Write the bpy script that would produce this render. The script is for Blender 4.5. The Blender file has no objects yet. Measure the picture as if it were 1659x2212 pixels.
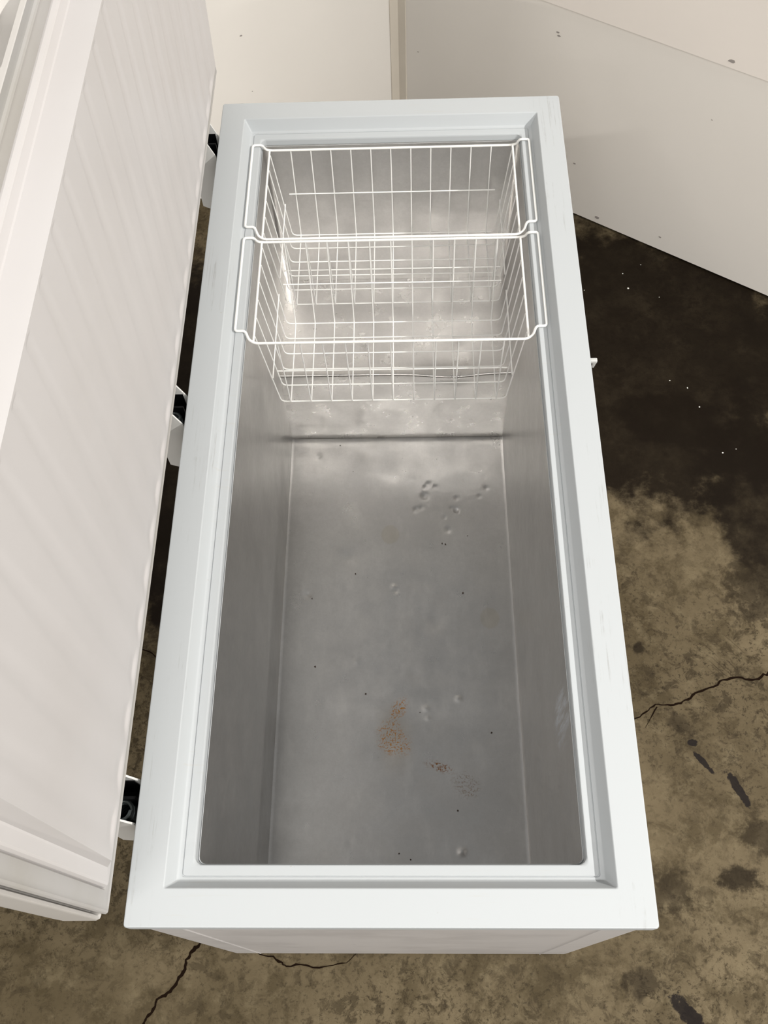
import bpy, bmesh, math, random
from mathutils import Vector, Matrix

random.seed(7)
C = bpy.context.scene.collection
SC = bpy.context.scene
Z0 = 0.850            # height of the freezer's rim above the floor (shape coordinates below have z = 0 at the rim)

# ------------------------------------------------------------------ camera
F_PX, CAM, PITCH, YAW, ROLL = 2027.49, (0.03875, -0.09129, 1.4097), 1.08754, -0.06509, -0.06908
fwd = Vector((math.sin(YAW)*math.cos(PITCH), math.cos(YAW)*math.cos(PITCH), -math.sin(PITCH)))
right = Vector((math.cos(YAW), -math.sin(YAW), 0)); up = right.cross(fwd)
r2 = math.cos(ROLL)*right + math.sin(ROLL)*up
u2 = -math.sin(ROLL)*right + math.cos(ROLL)*up
cam = bpy.data.objects.new('camera', bpy.data.cameras.new('camera')); C.objects.link(cam)
M = Matrix((r2, u2, -fwd)).transposed().to_4x4()
M.translation = Vector(CAM) + Vector((0, 0, Z0))
cam.matrix_world = M
cam.data.sensor_fit = 'VERTICAL'; cam.data.sensor_height = 36; cam.data.lens = 36*F_PX/2212
cam.data.clip_start = 0.02
SC.camera = cam

# ------------------------------------------------------------------ world, lamps, exposure
W = bpy.data.worlds.new('world'); SC.world = W; W.use_nodes = True
W.node_tree.nodes['Background'].inputs[0].default_value = (1.0, 0.985, 0.96, 1)
W.node_tree.nodes['Background'].inputs[1].default_value = 0.325
SC.view_settings.view_transform = 'Standard'; SC.view_settings.look = 'None'
SC.view_settings.gamma = 1.0; SC.view_settings.use_curve_mapping = False
SC.view_settings.exposure = 0.09

def strip_lamp(name, loc, sx, sy, power, col=(1, 0.965, 0.915), rot=0.0):
    """an unseen strip-shaped area light, pointing straight down"""
    l = bpy.data.lights.new(name, 'AREA'); l.shape = 'RECTANGLE'; l.size = sx; l.size_y = sy
    l.energy = power; l.color = col
    o = bpy.data.objects.new(name, l); C.objects.link(o)
    o.location = (loc[0], loc[1], loc[2]+Z0); o.rotation_euler = (0, 0, rot)
    return o
strip_lamp('unseen_lamp', (-0.05, -1.8, 3.4), 1.8, 0.14, 36)
strip_lamp('unseen_lamp', (-4.0, -6.0, 4.5), 2.4, 0.16, 105)  # this and the four below: unseen lights added to fit the surface brightness
strip_lamp('unseen_lamp', (0.0, -9.0, 3.5), 2.4, 0.16, 330)
strip_lamp('unseen_lamp', (5.5, -0.8, 5.2), 0.16, 2.4, 850)  # added on the right to brighten the lid's inner face
strip_lamp('unseen_lamp', (2.5, -2.5, 4.5), 2.4, 0.16, 95)
strip_lamp('unseen_lamp', (-2.2, -2.5, 4.5), 2.4, 0.16, 85)

# ------------------------------------------------------------------ node helpers
class NT:
    def __init__(s, name):
        s.m = bpy.data.materials.new(name); s.m.use_nodes = True
        s.t = s.m.node_tree; s.b = s.t.nodes['Principled BSDF']
        s.co = s.t.nodes.new('ShaderNodeTexCoord').outputs['Object']
    def link(s, a, b): s.t.links.new(a, b)
    def put(s, sock, v):
        if hasattr(v, 'is_linked') or hasattr(v, 'links'): s.link(v, sock)
        else: sock.default_value = v
    def math(s, op, a, b=0.0, clamp=False):
        n = s.t.nodes.new('ShaderNodeMath'); n.operation = op; n.use_clamp = clamp
        s.put(n.inputs[0], a); s.put(n.inputs[1], b); return n.outputs[0]
    def noise(s, scale, detail=6, rough=0.55, co=None, dist=0.0):
        n = s.t.nodes.new('ShaderNodeTexNoise'); s.link(co or s.co, n.inputs['Vector'])
        n.inputs['Scale'].default_value = scale; n.inputs['Detail'].default_value = detail
        n.inputs['Roughness'].default_value = rough; n.inputs['Distortion'].default_value = dist
        return n.outputs['Fac']
    def mapping(s, loc=(0, 0, 0), scale=(1, 1, 1), rot=(0, 0, 0), co=None):
        n = s.t.nodes.new('ShaderNodeMapping'); n.vector_type = 'TEXTURE'
        s.link(co or s.co, n.inputs['Vector'])
        n.inputs['Location'].default_value = loc; n.inputs['Scale'].default_value = scale
        n.inputs['Rotation'].default_value = rot; return n.outputs[0]
    def swz(s, a, b):
        """object coordinates with the axes a, b as the first two"""
        n = s.t.nodes.new('ShaderNodeSeparateXYZ'); s.link(s.co, n.inputs[0])
        m = s.t.nodes.new('ShaderNodeCombineXYZ'); s.link(n.outputs[a], m.inputs[0]); s.link(n.outputs[b], m.inputs[1])
        return m.outputs[0], n.outputs
    def ramp(s, f, a, b, lo=0.0, hi=1.0):
        n = s.t.nodes.new('ShaderNodeMapRange'); n.interpolation_type = 'SMOOTHSTEP'
        s.put(n.inputs[0], f); n.inputs[1].default_value = a; n.inputs[2].default_value = b
        n.inputs[3].default_value = lo; n.inputs[4].default_value = hi; return n.outputs[0]
    def mix(s, f, a, b, mode='MIX'):
        n = s.t.nodes.new('ShaderNodeMix'); n.data_type = 'RGBA'; n.blend_type = mode
        s.put(n.inputs[0], f)
        for i, v in ((6, a), (7, b)):
            if isinstance(v, tuple): v = (*v, 1) if len(v) == 3 else v
            s.put(n.inputs[i], v)
        return n.outputs[2]
    def blob(s, c, size, rot=0.0, wob=0.5, wscale=6, inner=0.55, outer=1.1, co=None):
        """a patch with a ragged outline round the point c of the object"""
        co = s.mapping((c[0], c[1], c[2] if len(c) > 2 else 0), (size[0], size[1], 1), (0, 0, rot), co)
        n = s.t.nodes.new('ShaderNodeVectorMath'); n.operation = 'MULTIPLY'
        s.link(co, n.inputs[0]); n.inputs[1].default_value = (1, 1, 0)
        l = s.t.nodes.new('ShaderNodeVectorMath'); l.operation = 'LENGTH'; s.link(n.outputs[0], l.inputs[0])
        d = s.math('ADD', l.outputs['Value'], s.math('MULTIPLY', s.math('SUBTRACT', s.noise(wscale, 8, 0.65), 0.5), wob*2))
        return s.ramp(d, inner, outer, 1.0, 0.0)
    def bump(s, h, strength, dist=0.002):
        n = s.t.nodes.new('ShaderNodeBump'); n.inputs['Strength'].default_value = strength
        n.inputs['Distance'].default_value = dist; s.link(h, n.inputs['Height'])
        s.link(n.outputs[0], s.b.inputs['Normal'])
    def done(s, col, rough=0.5, metal=0.0, spec=0.5):
        if isinstance(col, tuple): col = (*col, 1)
        s.put(s.b.inputs['Base Color'], col); s.put(s.b.inputs['Roughness'], rough)
        s.b.inputs['Metallic'].default_value = metal; s.b.inputs['Specular IOR Level'].default_value = spec
        return s.m

def plain(name, col, rough=0.45, metal=0.0, var=0.05, spec=0.5):
    n = NT(name)
    k = n.noise(9, 5)
    c = n.mix(n.ramp(k, 0.3, 0.75), col, tuple(x*(1-var) for x in col))
    return n.done(c, rough, metal, spec)

MAT = {}
# rim: white plastic with thin grey rub marks running along its length
n = NT('white_rim_plastic')
sm1 = n.noise(1.0, 8, 0.7, n.mapping(scale=(0.006, 0.22, 0.05)))
sm2 = n.noise(5.0, 8, 0.7)
f = n.math('MULTIPLY', n.ramp(sm1, 0.54, 0.66), n.ramp(sm2, 0.48, 0.60))
g = n.math('MULTIPLY', n.ramp(n.noise(1.0, 8, 0.7, n.mapping(scale=(0.16, 0.006, 0.05))), 0.56, 0.70), n.ramp(n.noise(4.0, 6), 0.50, 0.60))
_, ax = n.swz(0, 1)
side_ = n.math('GREATER_THAN', n.math('ABSOLUTE', ax[0]), 0.312)
f = n.math('MULTIPLY', f, side_); g = n.math('MULTIPLY', g, n.math('SUBTRACT', 1.0, side_))
c = n.mix(n.math('MULTIPLY', f, 0.60), (0.465, 0.490, 0.505), (0.30, 0.295, 0.29))
c = n.mix(n.math('MULTIPLY', g, 0.50), c, (0.45, 0.44, 0.40))
c = n.mix(n.ramp(n.noise(140, 2), 0.76, 0.80, 0, 0.5), c, (0.35, 0.32, 0.28))
n.bump(n.noise(600, 2), 0.05, 0.0005)
MAT['rim'] = n.done(c, 0.60, 0, 0.25)
# cabinet body: white enamel with grey smudges
n = NT('white_enamel')
s1 = n.noise(1.0, 8, 0.65, n.mapping(scale=(0.22, 0.30, 0.16)))
c = n.mix(n.ramp(s1, 0.42, 0.66, 0, 0.38), (0.56, 0.545, 0.545), (0.36, 0.345, 0.345))
c = n.mix(n.ramp(n.noise(30, 6, 0.7), 0.62, 0.75, 0, 0.5), c, (0.26, 0.24, 0.23))
MAT['enamel'] = n.done(c, 0.40, 0, 0.45)
# lid plastic
n = NT('white_lid_plastic')
c = n.mix(n.ramp(n.noise(3, 5), 0.35, 0.7), (0.575, 0.558, 0.555), (0.553, 0.534, 0.527))
c = n.mix(n.ramp(n.noise(1.0, 7, 0.7, n.mapping(loc=(0.1, 0.3, 0.2), scale=(0.3, 0.035, 0.25))), 0.64, 0.80, 0, 0.22), c, (0.60, 0.55, 0.42))
c = n.mix(n.ramp(n.noise(38, 2), 0.80, 0.84, 0, 0.45), c, (0.40, 0.38, 0.38))
n.bump(n.noise(500, 2), 0.04, 0.0005)
MAT['lid'] = n.done(c, 0.42, 0, 0.4)
MAT['shell'] = plain('white_lid_shell', (0.60, 0.578, 0.55), 0.4)
n = NT('gasket_vinyl')
c = n.mix(n.ramp(n.noise(4, 6), 0.4, 0.7), (0.42, 0.41, 0.40), (0.38, 0.365, 0.34))
MAT['gasket'] = n.done(c, 0.5)
n = NT('recess_paint')
c = n.mix(n.ramp(n.noise(24, 6, 0.7), 0.62, 0.72), (0.62, 0.58, 0.53), (0.30, 0.15, 0.07))
MAT['recess'] = n.done(c, 0.5)
# aluminium liner
RES = (0.33, -0.13); H_ = 0.850
FRY = 0.83635          # the freezer's own origin along its length
def alu(name, rust=False,  tint=(0.60, 0.585, 0.56), rough=0.40, bump=0.22):
    n = NT(name)
    k = n.noise(5, 8, 0.6)
    c = n.mix(n.ramp(k, 0.30, 0.72), tint, tuple(x*0.86 for x in tint))
    c = n.mix(n.ramp(n.noise(70, 6, 0.7), 0.30, 0.75, 0, 0.28), c, tuple(x*0.72 for x in tint))
    c = n.mix(n.ramp(n.noise(260, 3, 0.6), 0.40, 0.66, 0, 0.14), c, tuple(x*0.72 for x in tint))
    if rust:
        spots = n.ramp(n.noise(210, 4, 0.65), 0.53, 0.565)
        fine = n.ramp(n.noise(85, 6, 0.7), 0.56, 0.62)
        for ctr, size, rot, col, m in (((-0.012, 0.455), (0.042, 0.062), 0.1, (0.50, 0.21, 0.03), 1.0),
                                       ((0.004, 0.528), (0.022, 0.034), -0.5, (0.50, 0.21, 0.03), 1.0),
                                       ((0.095, 0.388), (0.050, 0.014), -0.3, (0.26, 0.11, 0.03), 0.95),
                                       ((0.155, 0.345), (0.045, 0.035), -0.5, (0.24, 0.15, 0.08), 0.5)):
            b = n.blob((ctr[0], ctr[1]-FRY), size, rot, 0.75, 26, 0.35, 1.0)
            c = n.mix(n.math('MULTIPLY', n.math('MULTIPLY', b, n.math('MAXIMUM', spots, n.math('MULTIPLY', fine, 0.55))), m), c, col)
        b = n.blob((-0.01, 0.46-FRY), (0.06, 0.11), 0.1, 0.4, 12, 0.2, 1.0)
        c = n.mix(n.math('MULTIPLY', b, 0.22), c, (0.34, 0.27, 0.17))
        for ctr in ((0.226, 0.749), (-0.019, 0.981)):
            b = n.blob((ctr[0], ctr[1]-FRY), (0.026, 0.030), 0, 0.15, 20, 0.8, 1.0)
            c = n.mix(n.math('MULTIPLY', b, 0.35), c, (0.42, 0.38, 0.30))
        w = n.ramp(n.noise(1.0, 5, 0.65, n.mapping(scale=(0.05, 0.12, 1))), 0.48, 0.75, 0, 0.25)
        c = n.mix(w, c, (0.72, 0.71, 0.69))
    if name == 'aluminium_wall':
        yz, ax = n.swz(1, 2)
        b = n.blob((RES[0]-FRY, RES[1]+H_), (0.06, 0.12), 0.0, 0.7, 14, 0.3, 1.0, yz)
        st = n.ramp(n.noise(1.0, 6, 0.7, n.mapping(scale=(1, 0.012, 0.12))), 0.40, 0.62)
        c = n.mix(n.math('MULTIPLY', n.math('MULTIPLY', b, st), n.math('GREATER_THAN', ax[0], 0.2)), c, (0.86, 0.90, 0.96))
    n.bump(n.math('ADD', n.math('MULTIPLY', n.noise(420, 2, 0.5), 0.5), n.math('MULTIPLY', n.noise(60, 2), 0.6)), bump, 0.0012)
    r = n.ramp(n.noise(16, 6, 0.65), 0.3, 0.7, rough-0.05, rough+0.07)
    return n.done(c, r, 1.0)
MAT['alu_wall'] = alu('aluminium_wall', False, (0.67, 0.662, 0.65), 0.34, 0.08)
MAT['alu_floor'] = alu('aluminium_floor', True, (0.555, 0.552, 0.545), 0.32, 0.12)
MAT['alu_step'] = alu('aluminium_step', False, (0.72, 0.697, 0.672), 0.30, 0.05)
MAT['wire'] = plain('white_coated_wire', (0.86, 0.855, 0.83), 0.35, 0, 0.03)
MAT['hinge'] = plain('white_hinge_metal', (0.74, 0.74, 0.72), 0.4)
MAT['dark'] = plain('black_steel', (0.012, 0.012, 0.013), 0.35, 0.6)
MAT['steel'] = plain('grey_steel', (0.16, 0.18, 0.18), 0.35, 0.8)
MAT['grey_plastic'] = plain('pale_grey_plastic', (0.55, 0.56, 0.55), 0.45)
MAT['crack'] = plain('dark_crack', (0.008, 0.004, 0.002), 0.9, 0, 0.05, 0.05)
MAT['speck_white'] = plain('white_speck', (0.8, 0.8, 0.75), 0.6)
MAT['speck_dark'] = plain('dark_crumb', (0.05, 0.03, 0.02), 0.7)
MAT['mark'] = plain('grey_scuff', (0.36, 0.33, 0.31), 0.8)
MAT['trim'] = plain('beige_corner_trim', (0.76, 0.70, 0.605), 0.5)
# walls
def wallmat(name, col):
    n = NT(name)
    c = n.mix(n.ramp(n.noise(1.6, 5), 0.3, 0.7), col, tuple(x*0.965 for x in col))
    n.bump(n.noise(260, 3), 0.05, 0.001)
    return n.done(c, 0.7, 0, 0.15)
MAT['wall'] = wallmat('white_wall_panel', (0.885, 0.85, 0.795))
MAT['wall_up'] = wallmat('paler_upper_wall', (0.93, 0.875, 0.815))
MAT['wall_left'] = wallmat('cream_left_panel', (0.92, 0.885, 0.83))
# concrete floor
n = NT('stained_concrete')
big = n.noise(2.1, 10, 0.62, dist=0.3)
c = n.mix(n.ramp(big, 0.32, 0.68), (0.072, 0.055, 0.030), (0.138, 0.109, 0.066))
side = n.ramp(n.noise(1.3, 3), 0.35, 0.62, 0.25, 0.85)
mid = n.noise(9, 10, 0.72, dist=0.3)
c = n.mix(n.ramp(mid, 0.47, 0.60, 0, 0.60), c, (0.042, 0.031, 0.015))
c = n.mix(n.ramp(n.noise(15, 10, 0.75), 0.50, 0.66, 0, 0.45), c, (0.170, 0.138, 0.084))
c = n.mix(n.math('MULTIPLY', n.ramp(n.noise(26, 10, 0.78, dist=0.5), 0.50, 0.585, 0, 0.85), side), c, (0.026, 0.019, 0.010))
c = n.mix(n.math('MULTIPLY', n.ramp(n.noise(80, 8, 0.8), 0.535, 0.60, 0, 0.9), side), c, (0.018, 0.013, 0.007))
c = n.mix(n.ramp(n.noise(1.0, 8, 0.7, n.mapping(scale=(0.10, 0.012, 1), rot=(0, 0, 0.75))), 0.60, 0.72, 0, 0.35), c, (0.03, 0.022, 0.012))
c = n.mix(n.math('MULTIPLY', n.blob((-0.8, -0.1), (0.8, 0.6), 0, 0.4, 3, 0.4, 1.2), 0.12), c, (0.040, 0.030, 0.014))
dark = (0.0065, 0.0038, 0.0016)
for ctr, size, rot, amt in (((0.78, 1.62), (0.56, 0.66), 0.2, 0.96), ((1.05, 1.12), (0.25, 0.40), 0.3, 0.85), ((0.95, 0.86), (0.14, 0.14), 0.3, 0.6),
                            ((0.80, 1.37), (0.22, 0.10), -0.2, 0.75), ((-0.60, 1.35), (0.40, 0.72), 0.0, 1.0),  # last patch here: shade of lid and cabinet in the gap, painted dark
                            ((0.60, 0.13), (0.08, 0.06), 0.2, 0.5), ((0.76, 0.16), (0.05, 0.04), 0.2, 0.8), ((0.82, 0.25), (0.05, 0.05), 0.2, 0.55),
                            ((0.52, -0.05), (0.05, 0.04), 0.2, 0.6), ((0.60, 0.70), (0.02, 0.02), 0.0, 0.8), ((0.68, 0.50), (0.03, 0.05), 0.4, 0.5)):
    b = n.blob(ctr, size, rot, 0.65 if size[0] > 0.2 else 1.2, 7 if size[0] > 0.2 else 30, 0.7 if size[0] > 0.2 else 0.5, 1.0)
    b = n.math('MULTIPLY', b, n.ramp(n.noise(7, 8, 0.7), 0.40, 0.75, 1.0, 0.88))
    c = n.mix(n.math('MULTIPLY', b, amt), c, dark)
for ctr, size, rot in (((0.718, 0.416), (0.036, 0.0085), -0.89), ((0.790, 0.355), (0.054, 0.0125), -1.12), ((0.607, -0.108), (0.050, 0.020), -0.85), ((0.640, -0.165), (0.040, 0.020), -1.2),
                       ((0.700, 0.462), (0.014, 0.010), 0.0)):
    b = n.blob(ctr, size, rot, 0.85, 48, 0.75, 0.95)
    c = n.mix(n.math('MULTIPLY', b, 0.93), c, (0.0085, 0.0065, 0.0065))
scr = n.ramp(n.noise(1.0, 5, 0.6, n.mapping(scale=(0.004, 0.25, 1), rot=(0, 0, 0.72))), 0.55, 0.62, 0, 0.7)
c = n.mix(n.math('MULTIPLY', scr, n.blob((0.80, 0.675), (0.075, 0.06), 0.7, 0.4, 12)), c, (0.03, 0.022, 0.012))
n.bump(n.math('ADD', n.noise(45, 8, 0.7), n.math('MULTIPLY', n.noise(300, 3), 0.4)), 0.25, 0.003)
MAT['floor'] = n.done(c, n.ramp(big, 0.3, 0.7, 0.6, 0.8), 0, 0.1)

# ------------------------------------------------------------------ object helpers
ROOT = {}
def mesh(name, verts, faces, mat, parent=None, smooth=False, origin=None, sharp=None, weighted=False):
    """one mesh object; verts are given with z = 0 at the rim"""
    if parent is not None:
        r = parent
        while r.parent: r = r.parent
        org = Vector(r.location)
    else: org = Vector(origin) if origin is not None else Vector((0, 0, 0))
    me = bpy.data.meshes.new(name)
    me.from_pydata([(v[0]-org.x, v[1]-org.y, v[2]+Z0-org.z) for v in verts], [], faces)
    bm = bmesh.new(); bm.from_mesh(me); bmesh.ops.recalc_face_normals(bm, faces=bm.faces); bm.to_mesh(me); bm.free()
    if smooth:
        me.polygons.foreach_set('use_smooth', [True]*len(me.polygons))
        me.set_sharp_from_angle(angle=sharp if sharp else math.radians(40))
    o = bpy.data.objects.new(name, me); C.objects.link(o); me.materials.append(mat)
    if weighted:
        wn = o.modifiers.new('weighted_normal', 'WEIGHTED_NORMAL'); wn.keep_sharp = True; wn.weight = 100
    if parent is not None: o.parent = parent
    else: o.location = org
    return o
def empty(name, loc):
    o = bpy.data.objects.new(name, None); C.objects.link(o); o.location = loc; o.empty_display_size = 0.1
    return o
def tag(o, label=None, cat=None, group=None, kind=None):
    for k, v in (('label', label), ('category', cat), ('group', group), ('kind', kind)):
        if v: o[k] = v
    return o
class B:
    def __init__(s): s.v = []; s.f = []
    def add(s, v, f):
        k = len(s.v); s.v += [tuple(p) for p in v]; s.f += [tuple(i+k for i in q) for q in f]
    def box(s, x0, x1, y0, y1, z0, z1, bev=0.0):
        if bev <= 0:
            s.add([(x, y, z) for x in (x0, x1) for y in (y0, y1) for z in (z0, z1)],
                  [(0, 1, 3, 2), (4, 6, 7, 5), (0, 4, 5, 1), (2, 3, 7, 6), (0, 2, 6, 4), (1, 5, 7, 3)]); return
        rings = [(bev, z0), (0, z0+bev), (0, z1-bev), (bev, z1)]
        s.loft([rrect(x0+a, x1-a, y0+a, y1-a, max(bev*1.2, 1e-4), 3, z) for a, z in rings], caps=True)
    def loft(s, rings, caps=False, closed=True):
        m = len(rings[0]); v = [p for r in rings for p in r]; f = []
        for i in range(len(rings)-1):
            for j in range(m if closed else m-1):
                a, b = i*m+j, i*m+(j+1) % m
                f.append((a, b, b+m, a+m))
        if caps:
            f.append(tuple(range(m))); f.append(tuple((len(rings)-1)*m+j for j in range(m)))
        s.add(v, f)
    def prism(s, poly, axis, a, b):
        """a polygon in the plane across the axis, pushed from a to b"""
        def p(q, t): return {'y': (q[0], t, q[1]), 'x': (t, q[0], q[1]), 'z': (q[0], q[1], t)}[axis]
        k = len(poly)
        s.add([p(q, a) for q in poly]+[p(q, b) for q in poly],
              [tuple(range(k)), tuple(range(k, 2*k))]+[(i, (i+1) % k, (i+1) % k+k, i+k) for i in range(k)])
    def tube(s, pts, r, seg=8, closed=False, cap=True):
        P = [Vector(p) for p in pts]; N = len(P); rings = []
        tang = []
        for i in range(N):
            a = P[(i-1) % N] if (closed or i > 0) else P[i]; b = P[(i+1) % N] if (closed or i < N-1) else P[i]
            tang.append((b-a).normalized())
        t0 = tang[0]; nrm = t0.orthogonal().normalized()
        for i in range(N):
            t = tang[i]; q = tang[i-1].rotation_difference(t) if i else None
            if q: nrm = (q @ nrm)
            nrm = (nrm - t*nrm.dot(t)).normalized(); bi = t.cross(nrm)
            rings.append([P[i]+r*(math.cos(2*math.pi*k/seg)*nrm+math.sin(2*math.pi*k/seg)*bi) for k in range(seg)])
        if closed:
            q = tang[-1].rotation_difference(tang[0]); e = q @ nrm
            # match the last ring to the first
            best = min(range(seg), key=lambda sh: (rings[0][sh]-(P[0]+r*e)).length)
            v = [p for rr in rings for p in rr]; f = []
            for i in range(N):
                j2 = (i+1) % N; off = best if i == N-1 else 0
                for k in range(seg):
                    f.append((i*seg+k, i*seg+(k+1) % seg, j2*seg+(k+1+off) % seg, j2*seg+(k+off) % seg))
            s.add(v, f)
        else: s.loft(rings, caps=cap)
    def build(s, name, mat, parent=None, smooth=True, origin=None, sharp=None, weighted=False):
        return mesh(name, s.v, s.f, MAT[mat], parent, smooth, origin, sharp, weighted)

def rrect(x0, x1, y0, y1, r, n, z):
    """rounded rectangle, counter-clockwise, 4*(n+1) points"""
    out = []
    for cx, cy, a0 in ((x1-r, y1-r, 0), (x0+r, y1-r, 90), (x0+r, y0+r, 180), (x1-r, y0+r, 270)):
        for k in range(n+1):
            a = math.radians(a0+90*k/n); out.append((cx+r*math.cos(a), cy+r*math.sin(a), z))
    return out
def smooth_path(pts, r, n=4, closed=False):
    """round the corners of a polyline"""
    P = [Vector(p) for p in pts]; out = []; N = len(P)
    for i in range(N):
        if not closed and i in (0, N-1): out.append(P[i]); continue
        a, b, c = P[i-1], P[i], P[(i+1) % N]
        d1 = (a-b); d2 = (c-b); k = min(r, d1.length*0.48, d2.length*0.48)
        p, q = b+d1.normalized()*k, b+d2.normalized()*k
        for j in range(n+1):
            t = j/n; out.append((1-t)**2*p+2*t*(1-t)*b+t*t*q)
    return out
def sstep(a, b, x):
    t = min(1, max(0, (x-a)/(b-a))); return t*t*(3-2*t)

# ------------------------------------------------------------------ the room
CORNER = Vector((0.013, 2.527, 0)); DR = Vector((0.841, -0.541, 0)); DL = Vector((-0.932, -0.363, 0))
NR = Vector((0.541, 0.841, 0)); NL = Vector((-0.363, 0.932, 0))      # pointing out of the room
pts = [CORNER, CORNER+DR*4.2, Vector((3.6, -4.5, 0)), Vector((-3.9, -4.5, 0)), CORNER+DL*4.2]
pts = [p + Vector((0, 0.25, 0)) if i in (0, 1, 4) else p for i, p in enumerate(pts)]
b = B(); b.prism([(p.x, p.y) for p in pts], 'z', -Z0-0.12, -Z0)
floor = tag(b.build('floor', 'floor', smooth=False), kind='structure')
def slab(name, mat, d, nrm, s0, s1, z0, z1, t0, t1, parent=None):
    b = B()
    q = [CORNER+d*s0+nrm*t0, CORNER+d*s1+nrm*t0, CORNER+d*s1+nrm*t1, CORNER+d*s0+nrm*t1]
    b.prism([(p.x, p.y) for p in q], 'z', z0, z1)
    return b.build(name, mat, parent, smooth=False)
GAP = 0.007
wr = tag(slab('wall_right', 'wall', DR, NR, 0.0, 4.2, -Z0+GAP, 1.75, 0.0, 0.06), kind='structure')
wl = tag(slab('wall_left', 'wall_left', DL, NL, 0.0, 4.2, -Z0+GAP, 1.75, 0.0, 0.06), kind='structure')
slab('upper_wall_layer', 'wall_up', DR, NR, 0.03, 4.2, -0.183, 1.75, -0.004, 0.001, wr)  # thin layer over the right wall above a level line, paler tone
b = B()
tl = [CORNER+DL*0.027, CORNER+DL*0.027-NL*0.003, CORNER-NL*0.003-NR*0.003, CORNER+DR*0.027-NR*0.003, CORNER+DR*0.027, CORNER]
b.prism([(p.x, p.y) for p in tl], 'z', -Z0+GAP, 1.75)
tag(b.build('trim_1', 'trim', smooth=False), kind='structure')

def flat(name, poly, z, mat, parent, t=0.0008):
    b = B(); b.prism(poly, 'z', z, z+t); return b.build(name, mat, parent, smooth=False)
def ragged(line, w, amp=0.5, sub=3, wander=0.9):
    """outline of a wandering crack of the given widths along a polyline"""
    L = []; 
    for i in range(len(line)-1):
        a, c = Vector(line[i]), Vector(line[i+1]); wa, wc = w(i/(len(line)-1)), w((i+1)/(len(line)-1))
        for k in range(sub):
            t = k/sub; p = a.lerp(c, t); d = (c-a).normalized(); nn = Vector((-d.y, d.x)); ww = wa*(1-t)+wc*t
            j = (random.random()-0.5)*ww*wander
            L.append((p+nn*(j+ww*(0.5+amp*(random.random()-.5))), p+nn*(j-ww*(0.5+amp*(random.random()-.5)))))
    e = Vector(line[-1])
    b = B(); v = []; f = []
    for p, q in L: v += [(p.x, p.y), (q.x, q.y)]
    v += [(e.x, e.y), (e.x+1e-4, e.y)]
    m = len(v); z0, z1 = -Z0-0.0004, -Z0+0.0006
    v3 = [(x, y, z0) for x, y in v]+[(x, y, z1) for x, y in v]
    for i in range(0, m-2, 2):
        f += [(m+i, m+i+1, m+i+3, m+i+2), (i, i+1, i+3, i+2), (i, i+2, m+i+2, m+i), (i+1, i+3, m+i+3, m+i+1)]
    f.append((0, 1, m+1, m)); f.append((m-2, m-1, 2*m-1, 2*m-2))
    b.add(v3, f); return b
def crack(line, w): return ragged(line, w).build('crack', 'crack', floor, smooth=False)
crack([(-0.43, 0.034), (-0.44, 0.022), (-0.452, 0.01), (-0.461, -0.001), (-0.468, -0.015), (-0.471, -0.033), (-0.481, -0.051), (-0.493, -0.065),
       (-0.506, -0.078), (-0.52, -0.087), (-0.529, -0.105), (-0.54, -0.122), (-0.545, -0.133), (-0.56, -0.16)], lambda t: 0.0075-0.003*t)
crack([(-0.33, 0.02), (-0.307, 0.004), (-0.277, -0.003), (-0.256, -0.014), (-0.247, -0.023), (-0.215, -0.017), (-0.175, -0.025), (-0.145, -0.018),
       (-0.116, -0.014), (-0.09, 0.008)], lambda t: 0.0045*(1-abs(2*t-0.7)*0.6))
crack([(0.95, 0.65), (0.91, 0.634), (0.899, 0.627), (0.875, 0.617), (0.852, 0.618), (0.825, 0.623), (0.795, 0.615), (0.782, 0.603), (0.747, 0.592),
       (0.723, 0.583), (0.704, 0.567), (0.686, 0.558), (0.668, 0.553), (0.646, 0.553), (0.624, 0.556), (0.605, 0.541), (0.583, 0.525), (0.55, 0.51)],
      lambda t: 0.0065-0.0038*t)
crack([(0.627, 0.549), (0.609, 0.521), (0.592, 0.496)], lambda t: 0.003*(1-0.7*t))
crack([(-0.67, 0.715), (-0.65, 0.703), (-0.638, 0.699), (-0.625, 0.693), (-0.60, 0.675)], lambda t: 0.003)
def wallpt(u, w, nrm):     # where a line of sight of the photograph meets a wall plane; used to place a mark on the wall
    d = (u-829.5)/F_PX*r2-(w-1106)/F_PX*u2+fwd; c0 = Vector(CAM)
    return c0+d*((CORNER-c0).dot(nrm)/d.dot(nrm))
for u, w, side, s, off in ((903, 112, 'r', 0.004, 0), (1206, 70, 'r', 0.007, 0), (1207, 77, 'r', 0.008, 0), (1241, 353, 'r', 0.008, 0), (1426, 512, 'r', 0.007, 0),
                      (1582, 130, 'r', 0.012, 0.004), (1538, 259, 'r', 0.003, 0), (545, 197, 'l', 0.003, 0), (521, 77, 'l', 0.006, 0), (1290, 470, 'r', 0.012, 0)):
    nn, dd, par = (NR, DR, wr) if side == 'r' else (NL, DL, wl)
    p = wallpt(u, w, nn)-nn*off
    if p.z < -Z0+0.012: p.z = -Z0+0.012
    b = B(); k = 7; ring = []
    for i in range(k):
        a = 2*math.pi*i/k; rr = s*(0.6+0.5*random.random())
        ring.append(p+dd*math.cos(a)*rr*0.8+Vector((0, 0, math.sin(a)*rr*0.45)))
    b.loft([[q+nn*0.0008 for q in ring], [q-nn*0.0008 for q in ring]], caps=True)
    b.build('scuff_mark', 'mark', par, smooth=False)

# ------------------------------------------------------------------ chest freezer
HW, L, H = 0.37, 1.6727, 0.8492
fr = empty('chest_freezer', (0, L/2, 0))
tag(fr, 'open white chest freezer with an aluminium lined well and its ribbed lid standing open', 'freezer')
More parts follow.
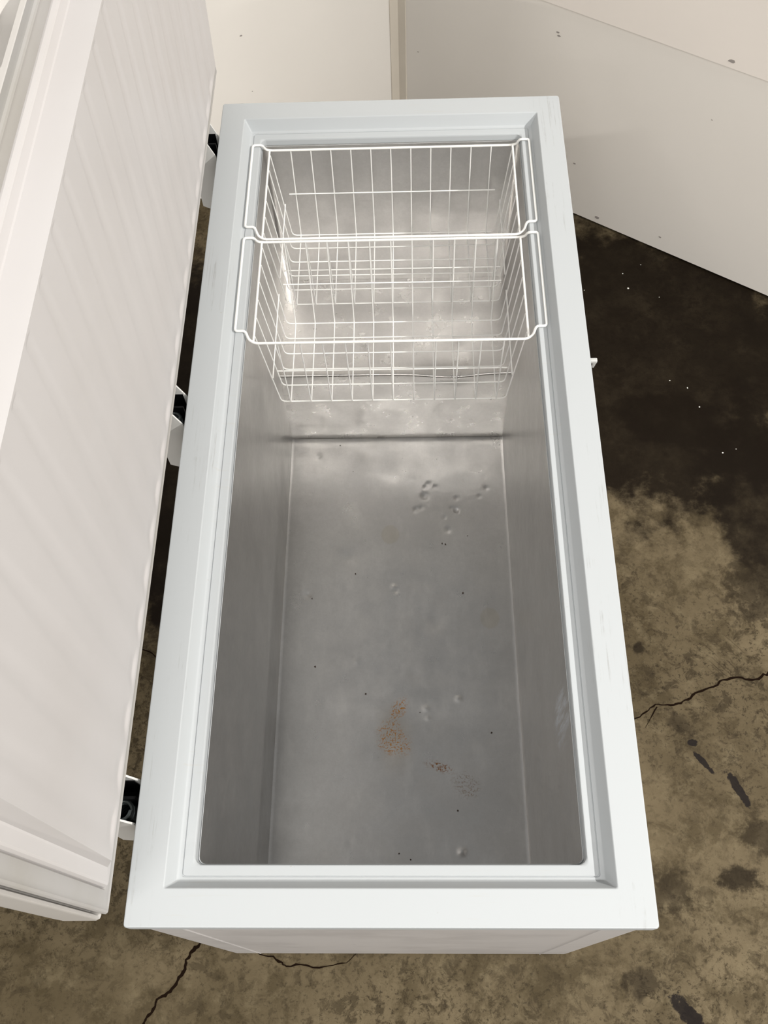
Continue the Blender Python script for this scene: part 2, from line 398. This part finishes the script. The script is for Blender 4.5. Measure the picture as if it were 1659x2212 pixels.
# cabinet: outer shell, open at the top
i_ = 0.0025
b = B()
b.loft([rrect(-HW+a, HW-a, a2, L-a2, 0.012, 4, z) for a, a2, z in
        ((0.03, 0.03, -H), (0.006, 0.006, -H), (i_, 0.0045, -H+0.004), (i_, 0.0045, -0.012))])
b.f.append(tuple(range(20)))
cab = b.build('cabinet', 'enamel', fr, sharp=math.radians(30), weighted=True)
for sx in (-1, 1):      # the fold of the wrap-round sheet on the end panel
    b = B(); b.prism([(sx*(HW-0.067)-0.0015, 0.0045), (sx*(HW-0.067), 0.0030), (sx*(HW-0.067)+0.0015, 0.0045)], 'z', -H+0.006, -0.026)
    b.build('panel_seam', 'enamel', cab, smooth=False)
b = B()
for sx in (-1, 1):
    for yy in (0.05, L-0.05):
        b = B(); b.tube([(sx*0.31, yy, -Z0), (sx*0.31, yy, -H+0.004)], 0.018, 12); b.build('foot', 'dark', fr)
# rim (breaker collar)
b = B()
def R4(w, z, r=0.004, n=4): return rrect(-HW+w, HW-w, w, L-w, r, n, z)
rings = [R4(0.006, -0.026, 0.004), R4(0.0, -0.026, 0.005), R4(0.0, -0.0025, 0.005), R4(0.0008, -0.0007, 0.005), R4(0.0025, 0.0, 0.005),
         R4(0.0500, 0.0, 0.003), R4(0.0516, -0.0009, 0.003), R4(0.0525, -0.0025, 0.003),
         R4(0.0622, -0.0235, 0.003), R4(0.0635, -0.0252, 0.003), R4(0.0660, -0.0262, 0.003),
         R4(0.0690, -0.0263, 0.004), R4(0.0695, -0.0278, 0.004), R4(0.0705, -0.0278, 0.004), R4(0.0710, -0.0263, 0.004),
         R4(0.0830, -0.0263, 0.008), R4(0.0850, -0.0268, 0.010), R4(0.0862, -0.0285, 0.011), R4(0.0866, -0.031, 0.011), R4(0.0871, -0.0425, 0.011), R4(0.0890, -0.0435, 0.011)]
b.loft(rings)
b.build('rim', 'rim', fr, sharp=math.radians(32), weighted=True)
# aluminium well
XL, XR, YF, D, DH, YB, Y0 = -0.2869, 0.2852, 1.2766, 0.7643, 0.4778, 1.584, 0.088
w4 = 0.0885; zt = -0.041
def wx(z, s):
    t = (z-zt)/(-D-zt); return (-HW+w4)*(1-t)+XL*t if s < 0 else (HW-w4)*(1-t)+XR*t
b = B()
XI = HW-w4
# side walls, end walls, each a sheet
def sheet(fn, nu, nv):
    v = [fn(i/nu, j/nv) for i in range(nu+1) for j in range(nv+1)]
    f = [(i*(nv+1)+j, (i+1)*(nv+1)+j, (i+1)*(nv+1)+j+1, i*(nv+1)+j+1) for i in range(nu) for j in range(nv)]
    return v, f
YT = L-w4
rw = 0.010
prof = rrect(-XI, XI, w4, YT, rw, 4, zt)
bot = []
for (x, y, z) in prof:
    t = (y-w4)/(YT-w4)
    bot.append((XL if x < 0 else XR, y, -D)) if abs(abs(x)-XI) < 1e-6 else bot.append(((XL-(-XI))+x if x < 0 else (XR-XI)+x, y, -D))
b.loft([prof, bot])
well = b.build('liner_wall', 'alu_wall', fr, sharp=math.radians(50))
# floor of the well: a fine sheet with dents
DENT = [(0.073, 1.12, .007, .0016), (0.071, 1.092, .011, .0030), (0.153, 1.05, .009, .0034), (0.048, 1.054, .008, .0018), (0.062, 1.058, .006, .0016), (0.234, 1.114, .008, .0015),
        (0.13, 0.992, .010, .0014), (-0.211, 1.22, .009, .0014), (-0.01, 0.834, .008, -.0014), (-0.005, 0.825, .009, .0010), (-0.226, 0.815, .011, .0012),
        (0.142, 0.546, .010, -.0018), (0.065, 0.524, .010, -.0016), (0.139, 0.204, .011, -.0026), (0.122, 1.029, .006, .0012), (0.141, 1.056, .005, .0014),
        (0.215, 1.09, .007, .0012), (0.082, 1.13, .008, .0014), (0.155, 1.085, .007, .0014), (0.10, 1.12, .007, .0012), (0.07, 0.50, .008, -.0012), (-0.10, 0.64, .010, -.0008),
        (0.04, 0.61, .02, .0010), (-0.12, 0.92, .03, .0012), (0.09, 0.74, .03, .0014), (-0.02, 1.16, .04, .0014), (0.17, 1.17, .03, -.0010)]
random.seed(3)
for k in range(40): DENT.append((random.uniform(-.25, .25), random.uniform(.15, 1.25), random.uniform(.004, .010), random.uniform(-.0003, .0003)))
nx, ny = 210, 430
Zf = [[-D+0.0010*sstep(0.005, 0.0, min(1, (XR-XL)*min(i, nx-i)/nx)) for j in range(ny+1)] for i in range(nx+1)]
sx_, sy_ = (XR-XL)/nx, (YF-Y0)/ny
for (dx, dy, rr, dd) in DENT:
    rr *= 0.78
    for i in range(max(0, int((dx-3*rr-XL)/sx_)), min(nx, int((dx+3*rr-XL)/sx_)+1)+1):
        for j in range(max(0, int((dy-3*rr-Y0)/sy_)), min(ny, int((dy+3*rr-Y0)/sy_)+1)+1):
            q = ((XL+sx_*i-dx)**2+(Y0+sy_*j-dy)**2)/(rr*rr)
            Zf[i][j] -= 1.15*dd*math.exp(-q)
v = [(XL+sx_*i, Y0+sy_*j, Zf[i][j]) for i in range(nx+1) for j in range(ny+1)]
f = [(i*(ny+1)+j, (i+1)*(ny+1)+j, (i+1)*(ny+1)+j+1, i*(ny+1)+j+1) for i in range(nx) for j in range(ny)]
mesh('liner_floor', v, f, MAT['alu_floor'], fr, True)
# raised step over the compressor at the far end: front, rounded edge, top
rows = [(YF-0.001, -D+0.0005), (YF, -D+0.002)]
for k in range(1, 12): rows.append((YF+0.001*k/11, -D+0.002+(D-DH-0.007)*k/11))
for k in range(1, 7):
    a = math.pi/2*k/6; rows.append((YF+0.001+0.005*(1-math.cos(a)), -DH-0.005+0.005*math.sin(a)))
for k in range(1, 30): rows.append((YF+0.006+(YB-YF-0.006)*k/29, -DH))
nx = 84; v = []
HD = [(0.10, 1.40, .03, .002), (-0.08, 1.35, .012, .002), (0.07, 1.45, .015, .0022), (0.02, 1.38, .012, -.0016), (0.16, 1.36, .02, .002), (-0.15, 1.48, .02, .0015)]
FD = [(-0.09, -0.66, .014, -.004), (0.12, -0.63, .016, .004), (0.03, -0.70, .010, -.003), (0.16, -0.55, .02, .003), (-0.02, -0.6, .03, .003)]
for i in range(nx+1):
    for (y, z) in rows:
        x0, x1 = wx(z, -1), wx(z, 1)
        x = x0+(x1-x0)*i/nx; yy = y; zz = z
        if z > -DH-0.001:
            for (dx, dy, rr, dd) in HD:
                q = ((x-dx)**2+(y-dy)**2)/(rr*rr); zz -= dd*math.exp(-q) if q < 9 else 0
        elif z < -DH-0.03:
            for (dx, dz, rr, dd) in FD:
                q = ((x-dx)**2+(z-dz)**2)/(rr*rr); yy += dd*math.exp(-q) if q < 9 else 0
        # the buckled front edge right of the middle
        e = math.exp(-((z+DH+0.004)/0.022)**2)*math.exp(-((y-YF-0.006)/0.022)**2)
        yy -= e*0.008*math.exp(-((x-0.14)/0.07)**2); zz -= e*0.004*math.exp(-((x-0.13)/0.09)**2)
        v.append((x, yy, zz))
m = len(rows)
f = [(i*m+j, (i+1)*m+j, (i+1)*m+j+1, i*m+j+1) for i in range(nx) for j in range(m-1)]
mesh('compressor_step', v, f, MAT['alu_step'], fr, True, sharp=math.radians(70))

# lid, standing open on its hinges
def lid_rect(u, x, z_extra=0.0, n=1, r=0.004):
    """ring in the plane of the lid (facing the well), u in from the gasket's outer edge"""
    y0, y1, z0, z1 = 0.013+u, 1.700-u, 0.058+u, 0.757-u
    return [(x, p[0], p[1]) for p in rrect(y0, y1, z0, z1, max(r, 1e-3), 4, 0)]
LX0, LX1 = -0.458, -0.388       # outer and inner face of the lid shell
lid = None
def yz_rect(y0, y1, z0, z1, r, x): return [(x, p[0], p[1]) for p in rrect(y0, y1, z0, z1, r, 4, 0)]
b = B()
sy0, sy1, sz0, sz1 = 0.005, 1.708, 0.050, 0.756
rings = [yz_rect(sy0+.028, sy1-.028, sz0+.028, sz1-.028, .006, LX1-0.012), yz_rect(sy0+.010, sy1-.010, sz0+.010, sz1-.010, .006, LX1-0.010),
         yz_rect(sy0+.006, sy1-.006, sz0+.006, sz1-.006, .006, LX1), yz_rect(sy0+.002, sy1-.002, sz0+.002, sz1-.002, .007, LX1+0.002), yz_rect(sy0, sy1, sz0, sz1, .008, LX1-0.002),
         yz_rect(sy0, sy1, sz0-0.010, sz1, .012, LX0+0.022), yz_rect(sy0+.002, sy1-.002, sz0-0.010, sz1-.002, .014, LX0+.010), yz_rect(sy0+.008, sy1-.008, sz0-0.004, sz1-.008, .016, LX0+.003),
         yz_rect(sy0+.022, sy1-.022, sz0+.010, sz1-.022, .018, LX0)]
b.loft(rings, caps=True)
lid = b.build('lid', 'shell', fr, sharp=math.radians(32))
lid['label'] = 'raised lid with ribbed inner panel'
# finger recess in the lid's free edge: cut into the shell
cut = B()
hy0, hy1, hx0, hx1, hz = 0.785, 0.955, -0.440, -0.3945, 0.722
cut.loft([rrect(hx0, hx1, hy0, hy1, 0.010, 4, sz1+0.01), rrect(hx0, hx1, hy0, hy1, 0.010, 4, sz1),
          rrect(hx0+0.006, hx1-0.003, hy0+0.03, hy1-0.03, 0.008, 4, hz)], caps=True)
co = cut.build('recess_cutter', 'shell', fr)
mod = lid.modifiers.new('recess', 'BOOLEAN'); mod.operation = 'DIFFERENCE'; mod.object = co; mod.solver = 'EXACT'
dg = bpy.context.evaluated_depsgraph_get()
nm = bpy.data.meshes.new_from_object(lid.evaluated_get(dg)); lid.modifiers.clear(); lid.data = nm
wn = lid.modifiers.new('weighted_normal', 'WEIGHTED_NORMAL'); wn.keep_sharp = True; wn.weight = 100
bpy.data.objects.remove(co)
# lining of the recess: a shallow dish set into the cut
b = B()
b.loft([rrect(hx0+.0006, hx1-.0006, hy0+.0006, hy1-.0006, 0.010, 4, sz1-0.004),
        rrect(hx0+0.006, hx1-0.003, hy0+0.03, hy1-0.03, 0.008, 4, hz+0.003), rrect(hx0+0.012, hx1-0.008, hy0+0.045, hy1-0.045, 0.006, 4, hz+0.001)])
b.add(rrect(hx0+0.012, hx1-0.008, hy0+0.045, hy1-0.045, 0.006, 4, hz+0.001), [tuple(range(20))])
b.build('handle_recess', 'shell', lid)
# gasket
b = B()
b.loft([lid_rect(0.004, LX1-0.006), lid_rect(0.0, -0.3815), lid_rect(-0.0005, -0.3775), lid_rect(0.001, -0.3750), lid_rect(0.004, -0.3740), lid_rect(0.007, -0.3755),
        lid_rect(0.011, -0.3750), lid_rect(0.020, -0.3735), lid_rect(0.027, -0.3750), lid_rect(0.030, -0.3790), lid_rect(0.030, LX1-0.006)])
b.build('gasket', 'gasket', lid, sharp=math.radians(35), weighted=True)
# inner panel: flange, sloped sides and a ribbed face
def face_x(z): return -0.361+0.030*(z-0.118)/0.579
y0f, y1f, z0f, z1f = 0.073, 1.640, 0.118, 0.700
ys = []; n_y = 420; n_z = 60
def groove(y, z):
    k = round((y-0.1145)/0.0724)
    if k < 0 or k > 20: return 0.0
    d = abs(y-(0.1145+0.0724*k)); t = (z-z0f)/(z1f-z0f)
    hw_ = 0.024-0.016*t                        # the flutes narrow towards the free edge
    a = 1-sstep(hw_*0.25, hw_*1.5, d)
    e = sstep(z0f+0.003, z0f+0.016, z)*sstep(z1f-0.003, z1f-0.009, z)
    return (0.0016+0.0018*math.exp(-((z-z0f-0.014)/0.018)**2))*a*e
zs = [z0f+(z1f-z0f)*t for t in sorted(set([0.004*k for k in range(0, 20)]+[0.08+0.88*k/34 for k in range(35)]+[0.96+0.0025*k for k in range(17)]))]
b = B(); v = []; f = []
for i in range(n_y+1):
    y = y0f+(y1f-y0f)*i/n_y
    for z in zs:
        bow = 0.0
        v.append((face_x(z)+bow-groove(y, z), y, z))
m = len(zs)
f = [(i*m+j, (i+1)*m+j, (i+1)*m+j+1, i*m+j+1) for i in range(n_y) for j in range(m-1)]
b.add(v, f)
def ringf(u, x): return lid_rect(u, x, r=0.002)
edge = [(face_x(z), y, z) for (_, y, z) in [(0, p[0], p[1]) for p in rrect(y0f, y1f, z0f, z1f, 0.0008, 4, 0)]]
b.loft([ringf(0.029, -0.3790), ringf(0.030, -0.3745), ringf(0.0325, -0.3705), ringf(0.0355, -0.3690), ringf(0.050, -0.3680), ringf(0.0525, -0.3670)])
b.loft([ringf(0.0525, -0.3670), edge])
b.build('inner_panel', 'lid', lid, sharp=math.radians(12))

# hinges
for hy, sc in ((0.172, 1.0), (0.868, 1.0), (1.552, 1.0)):
    h = None
    poly = [(-0.415, 0.045), (-0.396, 0.045), (-0.3745, -0.012), (-0.3745, -0.155), (-0.392, -0.172), (-0.430, -0.150), (-0.430, 0.0)]
    b = B(); b.prism(poly, 'y', hy-0.033, hy-0.030)
    b.prism([(-0.430, 0.0), (-0.427, 0.0), (-0.427, -0.150), (-0.430, -0.150)], 'y', hy-0.030, hy+0.030)
    b.prism(poly, 'y', hy+0.030, hy+0.033)
    h = b.build('hinge', 'hinge', fr, smooth=False)
    b = B(); b.box(-0.4265, -0.3735, hy-0.0295, hy+0.0295, -0.150, -0.085); b.build('hinge_block', 'dark', h, smooth=False)
    b = B(); coil = []
    for k in range(0, 7*14+1):
        a = 2*math.pi*k/14; coil.append((-0.400+0.015*math.cos(a), hy-0.010+0.015*math.sin(a), -0.083+0.062*k/98))
    b.tube(coil, 0.0032, 6); b.build('spring', 'steel', h)
    b = B(); b.tube([(-0.405, hy-0.030, 0.012), (-0.405, hy+0.030, 0.012)], 0.004, 8); b.build('hinge_pin', 'steel', h)
    b = B(); b.box(-0.4265, -0.378, hy+0.004, hy+0.008, -0.085, -0.01); b.box(-0.4265, -0.380, hy+0.0285, hy+0.0298, -0.15, -0.004); b.box(-0.4265, -0.380, hy-0.0298, hy-0.0285, -0.15, -0.004); b.box(-0.4268, -0.4255, hy-0.0298, hy+0.0298, -0.15, -0.002)
    b.build('hinge_lining', 'dark', h, smooth=False)  # dark plates lining the inside of the white hinge channel

# small hooked peg on the front side
b = B()
b.box(0.366, 0.4055, 1.027, 1.036, -0.106, -0.098, 0.0012)
b.loft([rrect(0.3985, 0.4050, 1.0275, 1.0355, 0.002, 3, -0.105), rrect(0.3985, 0.4025, 1.029, 1.034, 0.0015, 3, -0.122)], caps=True)
b.build('peg', 'grey_plastic', fr)

# ------------------------------------------------------------------ wire baskets
def basket(yc, first=None):
    root = empty('wire_basket', (0, yc, Z0-0.28))
    hw, hl, zt_, zb = 0.2665, 0.1305, -0.046, -0.280
    bw, bl = 0.2425, 0.1065
    xo, zo = 0.2995, -0.0222
    R_, r_ = 0.0026, 0.0014
    yn, yf = yc-hl, yc+hl
    # one thick wire: near rail, hook over the shelf, far rail, other hook
    def side(s):
        return [(s*(hw-0.004), yn, zt_), (s*(hw+0.008), yn+0.004, zt_+0.006), (s*(hw+0.013), yn+0.012, zo), (s*xo, yn+0.012, zo),
                (s*xo, yf-0.010, zo), (s*(hw+0.013), yf-0.010, zo), (s*(hw+0.008), yf-0.004, zt_+0.006), (s*(hw-0.004), yf, zt_)]
    path = side(1)+list(reversed(side(-1)))
    b = B(); b.tube(smooth_path(path, 0.006, 3, True), R_, 8, closed=True); b.build('hanger_frame', 'wire', root)
    for s in (-1, 1):
        b = B(); b.tube([(s*hw, yn+0.001, zt_+0.002), (s*hw, yf-0.001, zt_+0.002)], R_*0.92, 8); b.build('side_rail', 'wire', root)
    ic = r_+R_*0.6
    for k in range(6):       # wires across: down one side, over the bottom, up the other
        t = (k+0.5)/6*2-1 if False else -1+2*k/5
        yt = yc+t*(hl-0.016); yb_ = yc+t*bl
        p = [(-hw+0.002, yt, zt_), (-bw, yb_, zb), (bw, yb_, zb), (hw-0.002, yt, zt_)]
        b = B(); b.tube(smooth_path(p, 0.012, 3), r_, 6); b.build('wire', 'wire', root)
    for k in range(11):      # wires lengthwise
        t = -1+2*k/10
        xt = t*(hw-0.046); xb = t*(bw-0.020)
        p = [(xt, yn+0.001, zt_), (xb, yc-bl-0.002, zb-0.0028), (xb, yc+bl+0.002, zb-0.0028), (xt, yf-0.001, zt_)]
        b = B(); b.tube(smooth_path(p, 0.010, 3), r_, 6); b.build('wire', 'wire', root)
    zm = -0.158; tm = (zm-zt_)/(zb-zt_); ym = hl+(bl-hl)*tm-0.001
    for s in (-1, 1):
        b = B(); b.tube([(-0.236, yc+s*(ym-0.0030), zm), (0.236, yc+s*(ym-0.0030), zm)], r_, 6); b.build('cross_wire', 'wire', root)
    zm = -0.186; tm = (zm-zt_)/(zb-zt_); xm = hw+(bw-hw)*tm
    for s in (-1, 1):
        b = B(); b.tube([(s*(xm-0.0035), yc-hl+0.018, zm), (s*(xm-0.0035), yc+hl-0.018, zm)], r_, 6); b.build('cross_wire', 'wire', root)
    return root
tag(basket(1.4435), 'white wire basket hanging at the far end of the freezer well', 'basket', 'wire baskets in the freezer')
tag(basket(1.1745), 'white wire basket nearer the middle of the freezer well', 'basket', 'wire baskets in the freezer')

# ------------------------------------------------------------------ small litter
def specks(name, mat, spots, z, label, flatn=0.35):
    b = B()
    for (x, y, s) in spots:
        k = 6; a0 = random.random()*3; st = 0.6+0.8*random.random()
        ring = [(x+s*math.cos(a0+2*math.pi*i/k)*(0.7+0.5*random.random()), y+s*st*math.sin(a0+2*math.pi*i/k)*(0.7+0.5*random.random())) for i in range(k)]
        v = [(p, q, z+0.0002) for p, q in ring]+[(x, y, z+s*flatn)]
        b.add(v, [(i, (i+1) % k, k) for i in range(k)]+[tuple(range(k))])
    o = b.build(name, mat, None, smooth=False, origin=(spots[0][0], spots[0][1], z+Z0))
    return tag(o, label, 'debris', kind='stuff')
def floor_xy(u, w, z):
    d = (u-829.5)/F_PX*r2-(w-1106)/F_PX*u2+fwd; c0 = Vector(CAM); p = c0+d*((z-c0.z)/d.z); return p.x, p.y
specks('litter', 'speck_white', [(*floor_xy(u, w, -Z0), s) for u, w, s in ((1345, 591, .0022), (1384, 572, .0016), (1357, 623, .003), (1447, 822, .0022), (1485, 838, .002),
       (1511, 879, .0022), (1424, 642, .0018), (1561, 978, .003), (1590, 970, .0016), (1262, 627, .0015))], -Z0, 'tiny white flecks scattered on the dark stained concrete beside the wall')
specks('crumbs', 'speck_dark', [(*floor_xy(u, w, -D), s) for u, w, s in ((681, 1440, .0026), (768, 1240, .0018), (1000, 1281, .0026), (1062, 1583, .0022), (735, 963, .002), (955, 1174, .002),
       (962, 1176, .002), (674, 1293, .0015), (790, 1499, .0025), (907, 1539, .0015), (989, 1751, .002), (862, 1844, .0018), (887, 1857, .002), (1010, 1158, .002), (763, 1019, .0015))],
       -D+0.0012, 'dark crumbs scattered over the aluminium floor of the well', 0.25)
